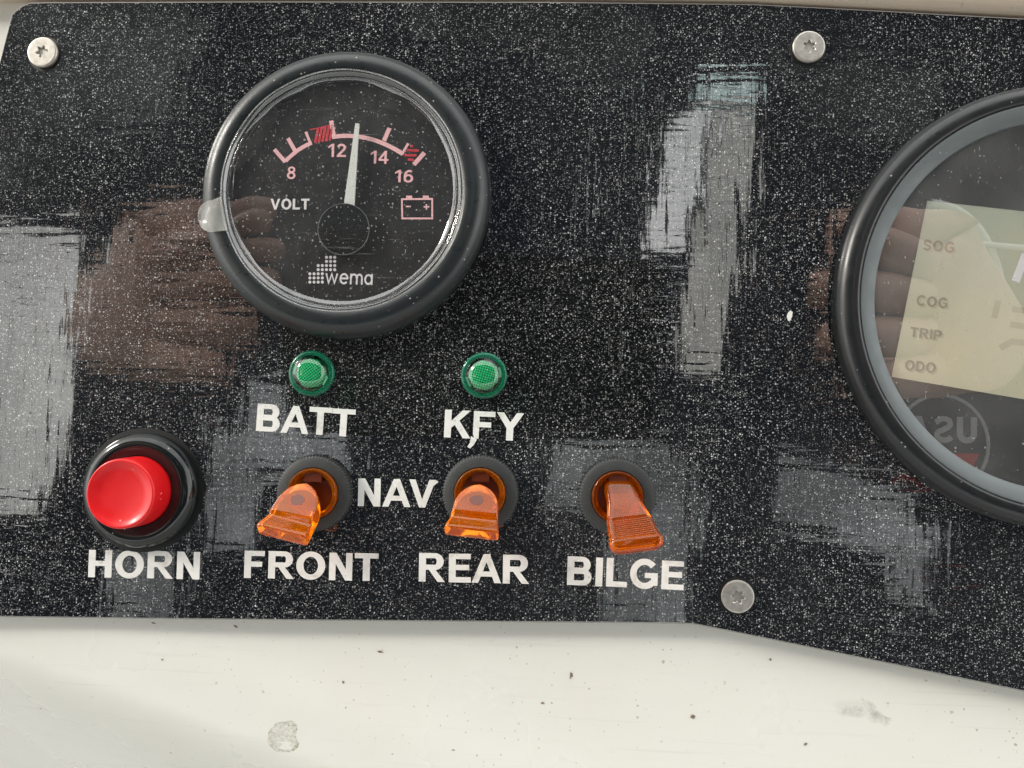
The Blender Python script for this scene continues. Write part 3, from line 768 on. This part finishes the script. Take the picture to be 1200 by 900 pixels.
def switch_body(t, ringmat):
    n = 72; vs, fs = [], []
    # knurled collar
    prof = [(7.3, 0), (7.3, 1.6), (7.15, 2.0), (6.6, 2.3), (5.1, 2.4), (4.95, 2.3), (4.9, .5)]
    N = 144
    for i in range(N):
        a = 2*math.pi*i/N; kn = .14 if i % 2 else -.10
        for q, (r, z) in enumerate(prof): rr = r+(kn if q <= 2 else kn*.4 if q == 3 else 0); vs.append((rr*math.cos(a), rr*math.sin(a), z))
    k = len(prof)
    for i in range(N):
        j = (i+1) % N
        for p_ in range(k-1): fs.append((i*k+p_, j*k+p_, j*k+p_+1, i*k+p_+1))
    link('collar', mesh('collar', vs, fs, M['matte_black'], 28), t)
    lathed('socket_ring', [(4.88, .6), (4.88, 3.0), (4.7, 3.25), (4.45, 3.2), (4.3, 2.7), (4.0, 2.55), (3.75, 2.3), (3.6, .7)], ringmat, t, 72, 50)
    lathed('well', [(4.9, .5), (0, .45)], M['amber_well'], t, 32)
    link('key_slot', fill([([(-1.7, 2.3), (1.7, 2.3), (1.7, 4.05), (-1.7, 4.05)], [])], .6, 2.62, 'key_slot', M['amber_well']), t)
def lever_rows_a():
    rows = []; R0 = 4.25; B = -1.75
    for i in range(13):
        s = R0*(1-math.cos(math.pi/2*i/12)); wd = max(.25, R0*math.sqrt(max(0, 1-((R0-s)/R0)**2)))
        rows.append((s, wd, 3.3-.35*s, .6-.5*s if s < 4 else -1.5))
    rows += [(5.0, 4.33, 1.55, -1.62), (5.6, 4.42, 1.34, B), (5.8, 4.46, 1.15, B), (6.0, 4.5, .72, B), (6.3, 4.58, .62, B), (7, 4.72, .66, B), (8, 4.95, .80, B), (8.6, 5.02, .84, B), (8.85, 5.0, .78, B+.05), (9.0, 4.9, .62, B+.2), (9.06, 4.75, .45, B+.4)]
    return rows
def make_switch_a(loc, label, yaw, elev, lean=0):
    t = thing('toggle_switch', label, 'toggle switch', loc, 0, 'amber toggle switches')
    switch_body(t, M['amber'])
    lv = link('lever', loft(lever_rows_a(), 'lever', M['amber']), t, (-.6 if lean < -.1 else 0, -.6, 2.2), (-elev, lean, yaw))
    if lean < -.1: lv.scale = (1.04, 1.12, 1.06)
    # oval pocket sunk in the upper facet
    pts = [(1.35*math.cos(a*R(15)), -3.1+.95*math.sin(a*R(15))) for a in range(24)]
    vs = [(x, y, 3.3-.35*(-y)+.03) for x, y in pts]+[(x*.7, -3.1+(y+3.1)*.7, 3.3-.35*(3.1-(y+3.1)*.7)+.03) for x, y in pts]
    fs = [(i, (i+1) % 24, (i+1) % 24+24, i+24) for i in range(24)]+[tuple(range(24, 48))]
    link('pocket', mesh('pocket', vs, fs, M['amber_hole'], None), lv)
    return t
def make_switch_b(loc, label, yaw, elev, lean=0):
    t = thing('toggle_switch', label, 'toggle switch', loc, 0, 'amber toggle switches')
    switch_body(t, M['amber_dark'])
    rows = [(-2.5, 2.2, 1.2, -1.2), (-1.5, 2.8, 1.5, -1.5), (0, 3.0, 1.6, -1.6), (2.5, 3.1, 1.6, -1.6), (4, 3.35, 1.6, -1.6), (5.5, 3.75, 1.52, -1.5), (7, 4.15, 1.32, -1.4), (7.3, 4.25, 1.2, -1.4)]
    s = 7.3
    while s < 11.2:
        rows += [(s+.08, 4.25+.11*(s-7.3), 1.15, -1.3), (s+.22, 4.25+.11*(s-7.3), 1.24, -1.3), (s+.36, 4.25+.11*(s-7.3), 1.15, -1.3)]; s += .42
    rows += [(11.4, 4.85, 1.15, -1.3), (11.7, 4.9, 1.6, -1.3), (12.1, 4.9, 1.75, -1.25), (12.5, 4.83, 1.6, -1.2), (12.9, 4.75, 1.4, -1.1), (13.3, 4.5, 1.1, -.95), (13.6, 4.1, .8, -.75), (13.8, 3.6, .5, -.5), (13.9, 3.1, .3, -.3)]
    link('lever', loft(rows, 'lever', M['amber_dark'], cr=1.25), t, (.4, 1.4, 2.0), (-elev, lean, yaw))
    return t
p = pix(368, 578, 1.5); make_switch_a((p.x, p.y, 0), 'amber toggle switch above the FRONT lettering, lever leaning down and left', R(-9), R(50), R(-14))
p = pix(563, 578, 1.5); make_switch_a((p.x, p.y, 0), 'amber toggle switch above the REAR lettering, lever pointing straight down', R(-4), R(50), R(-4))
p = pix(723, 582, 1.5); make_switch_b((p.x, p.y, 0), 'darker amber toggle switch above the BILGE lettering, ribbed lever leaning down and right', R(8), R(42), R(8))

# ================================================================ WHAT THE GLOSS MIRRORS: added canopy and badge, bow tubes, phone and hands
ZC = 900.0; KC = 1+ZC/D
def refl(u, v, z, h=0.0):
    q = pix(u, v, h); return (q.x*(1+(z-h)/(D-h)), q.y*(1+(z-h)/(D-h)))
canopy = thing('added_canopy', 'unseen dark navy canopy added behind the photographer, its openings shaped for the panel reflections', 'canopy', (0, 0, 0))
sky_gaps = {'a': [(-150, 255), (101, 270), (90, 380), (76, 480), (56, 600), (-150, 600)],  # openings shaped to place sky patches in the panel reflection
        'b': [(288, 445), (424, 458), (412, 560), (300, 552), (296, 640), (236, 634), (250, 500), (282, 502)],
        'c': [(842, 132), (889, 133), (868, 300), (846, 436), (798, 430), (808, 310), (822, 300)],
        'g': [(818, 87), (893, 96), (890, 126), (815, 122)],
        'h': [(786, 140), (838, 131), (818, 232), (802, 292), (756, 290), (770, 215)],
        'd': [(650, 505), (770, 515), (824, 560), (806, 745), (706, 735), (716, 600), (645, 590)],
        'e': [(918, 535), (980, 548), (1076, 585), (1100, 625), (1092, 712), (1048, 700), (1052, 655), (910, 605)],
        'i': [(-60, -60), (180, -60), (250, 40), (200, 130), (90, 190), (60, 235), (-60, 235)],
        'j': [(470, -20), (690, -20), (770, 30), (745, 120), (620, 70), (480, 40)],
        'k': [(900, 60), (1120, 80), (1090, 160), (960, 150)],
        'f': [(128, 640), (214, 640), (200, 735), (128, 722)]}
holes = {k: [refl(u, v, ZC) for u, v in q] for k, q in sky_gaps.items()}
link('sky_block_sheet', fill([([(-1300, -650), (1250, -650), (1250, 1000), (-1300, 1000)], list(holes.values()))], ZC, ZC+3, 'sky_block_sheet', M['navy']), canopy)  # added sheet, widened to block sky light from the sides
for k in 'abdefcgijk':
    nm = 'bright_patch_pane' if k in 'acgh' else 'dim_patch_pane'  # added tinted sheets set how bright each mirrored patch is
    link(nm, fill([(holes[k], [])], None, ZC+1.5, nm, M['dim_pane' if k in 'bdef' else 'darkest_pane_tint' if k in 'ijk' else 'teal_pane_tint' if k == 'g' else 'clear_pane_tint' if k in 'ah' else 'light_pane_tint']), canopy)
badge = thing('mirrored_badge', 'round white outlined USA badge of the photographer, added inside the canopy for its reflection', 'patch', (*refl(1103, 520, ZC-5, 2.35), ZC-5))  # stands in for a badge worn by the photographer, added to be mirrored
bs = [(arcp(0, 0, 62, 66, 0, 350, 35), [arcp(0, 0, 58, 62, 0, 350, 35)])]
badge.matrix_world = badge.matrix_world @ Matrix.Rotation(math.pi, 4, 'Y')
link('outline', fill(bs, 0, 2, 'outline', M['white_cloth']), badge)
word('USA', (-45, 2), (45, 2), (-45, 36), 0, 2, 'patch_letter', M['white_cloth'], badge)
link('red_band', fill([([(-48, -12), (48, -12), (36, -38), (-36, -38)], [])], 0, 2, 'red_band', M['red_cloth']), badge)
def tube_path(pts, r, name, mat, parent, n=10):
    vs, fs = [], []; P = [Vector(p) for p in pts]
    for i, p in enumerate(P):
        t = (P[min(i+1, len(P)-1)]-P[max(i-1, 0)]).normalized(); a = t.cross(Vector((0, 0, 1))); a = a.normalized() if a.length > .01 else Vector((1, 0, 0)); b = t.cross(a)
        for j in range(n): an = 2*math.pi*j/n; q = p+a*r*math.cos(an)+b*r*math.sin(an); vs.append(tuple(q))
    for i in range(len(P)-1):
        for j in range(n): k = (j+1) % n; fs.append((i*n+j, i*n+k, (i+1)*n+k, (i+1)*n+j))
    return link(name, mesh(name, vs, fs, mat, 60), parent)
bows = thing('bow_frame', 'bent white tube frame carrying the canopy', 'frame')
tube_path([(*refl(u, v, 850, 2.35), 850) for u, v in bez((1090, 238), (1180, 245), (1180, 420), 20)], 6, 'tube', M['tube'], bows)
tube_path([(*refl(u, v, 840, 2.35), 840) for u, v in ((1100, 283), (1150, 286), (1260, 296))], 4, 'tube', M['tube'], bows)

# phone held just behind the viewpoint, lens at its lower right corner
def rbox(x0, y0, x1, y1, r, z0, z1, name, mat, parent):
    pts = arcp(x1-r, y1-r, r, r, 0, 90, 6)+arcp(x0+r, y1-r, r, r, 90, 180, 6)+arcp(x0+r, y0+r, r, r, 180, 270, 6)+arcp(x1-r, y0+r, r, r, 270, 360, 6)
    return link(name, fill([(pts, [])], z0, z1, name, mat), parent)
phone = thing('phone', 'dark phone held level in front of the panel by two hands', 'phone', (0, 0, 154))
rbox(-105, -8, 45, 66, 9, 0, 8, 'phone_case', M['hub'], phone)
rbox(-12, -7, 26, 30, 8, 8, 9, 'camera_bump', M['hub'], phone)
def skin_mesh(name, verts, edges, radii, mat, parent):
    me = bpy.data.meshes.new(name); me.from_pydata([tuple(c*MM for c in v) for v in verts], edges, [])
    o = bpy.data.objects.new(name, me); C.objects.link(o); md = o.modifiers.new('s', 'SKIN'); md.use_smooth_shade = True
    for i, r in enumerate(radii): me.skin_vertices[0].data[i].radius = (r*MM, r*MM)
    me.skin_vertices[0].data[0].use_root = True
    s = o.modifiers.new('u', 'SUBSURF'); s.levels = 2; s.render_levels = 2
    me.materials.append(mat); o.parent = parent; return o
def hand(sx, cx, cy, label):
    t = thing('hand', label, 'hand', (cx, cy, 170))
    V = [(0, 0, 0), (-sx*26, -4, 30), (-sx*40, -6, 130)]; E_ = [(0, 1), (1, 2)]; Rd = [20, 23, 25]
    for k, (fy, ln) in enumerate(((26, .86), (9, 1.0), (-9, .94), (-26, .78))):
        b = len(V); V += [(sx*14, fy*.8, -2), (sx*(34*ln+6), fy, -14), (sx*(52*ln+4), fy*1.02, -20), (sx*(66*ln), fy*1.02, -17)]
        E_ += [(0, b), (b, b+1), (b+1, b+2), (b+2, b+3)]; Rd += [9, 8.6, 8, 7]
    b = len(V); V += [(sx*4, 30, 6), (sx*26, 42, 12), (sx*46, 40, 14)]; E_ += [(0, b), (b, b+1), (b+1, b+2)]; Rd += [12, 10, 8.5]
    skin_mesh('skin', V, E_, Rd, M['skin'], t)
    return t
hand(1, -178, 44, 'left hand of the photographer gripping the end of the phone')
hand(-1, 166, 44, 'right hand of the photographer gripping the end of the phone')
# cockpit sole far below
sole = mesh('cockpit_floor', [(-4000, -4000, 0), (4000, -4000, 0), (4000, 4000, 0), (-4000, 4000, 0)], [(0, 1, 2, 3)], M['deck'], None)
o = bpy.data.objects.new('cockpit_floor', sole); C.objects.link(o); o.location = (0, 0, -1.1); o['kind'] = 'structure'

M['water'] = plastic('sea_water', (.02, .035, .04), .15, ior=1.33)
sea = bpy.data.objects.new('water', mesh('water', [(-300000, -300000, 0), (300000, -300000, 0), (300000, 300000, 0), (-300000, 300000, 0)], [(0, 1, 2, 3)], M['water'], None)); C.objects.link(sea); sea.location = (0, 0, -1.7); sea['kind'] = 'structure'
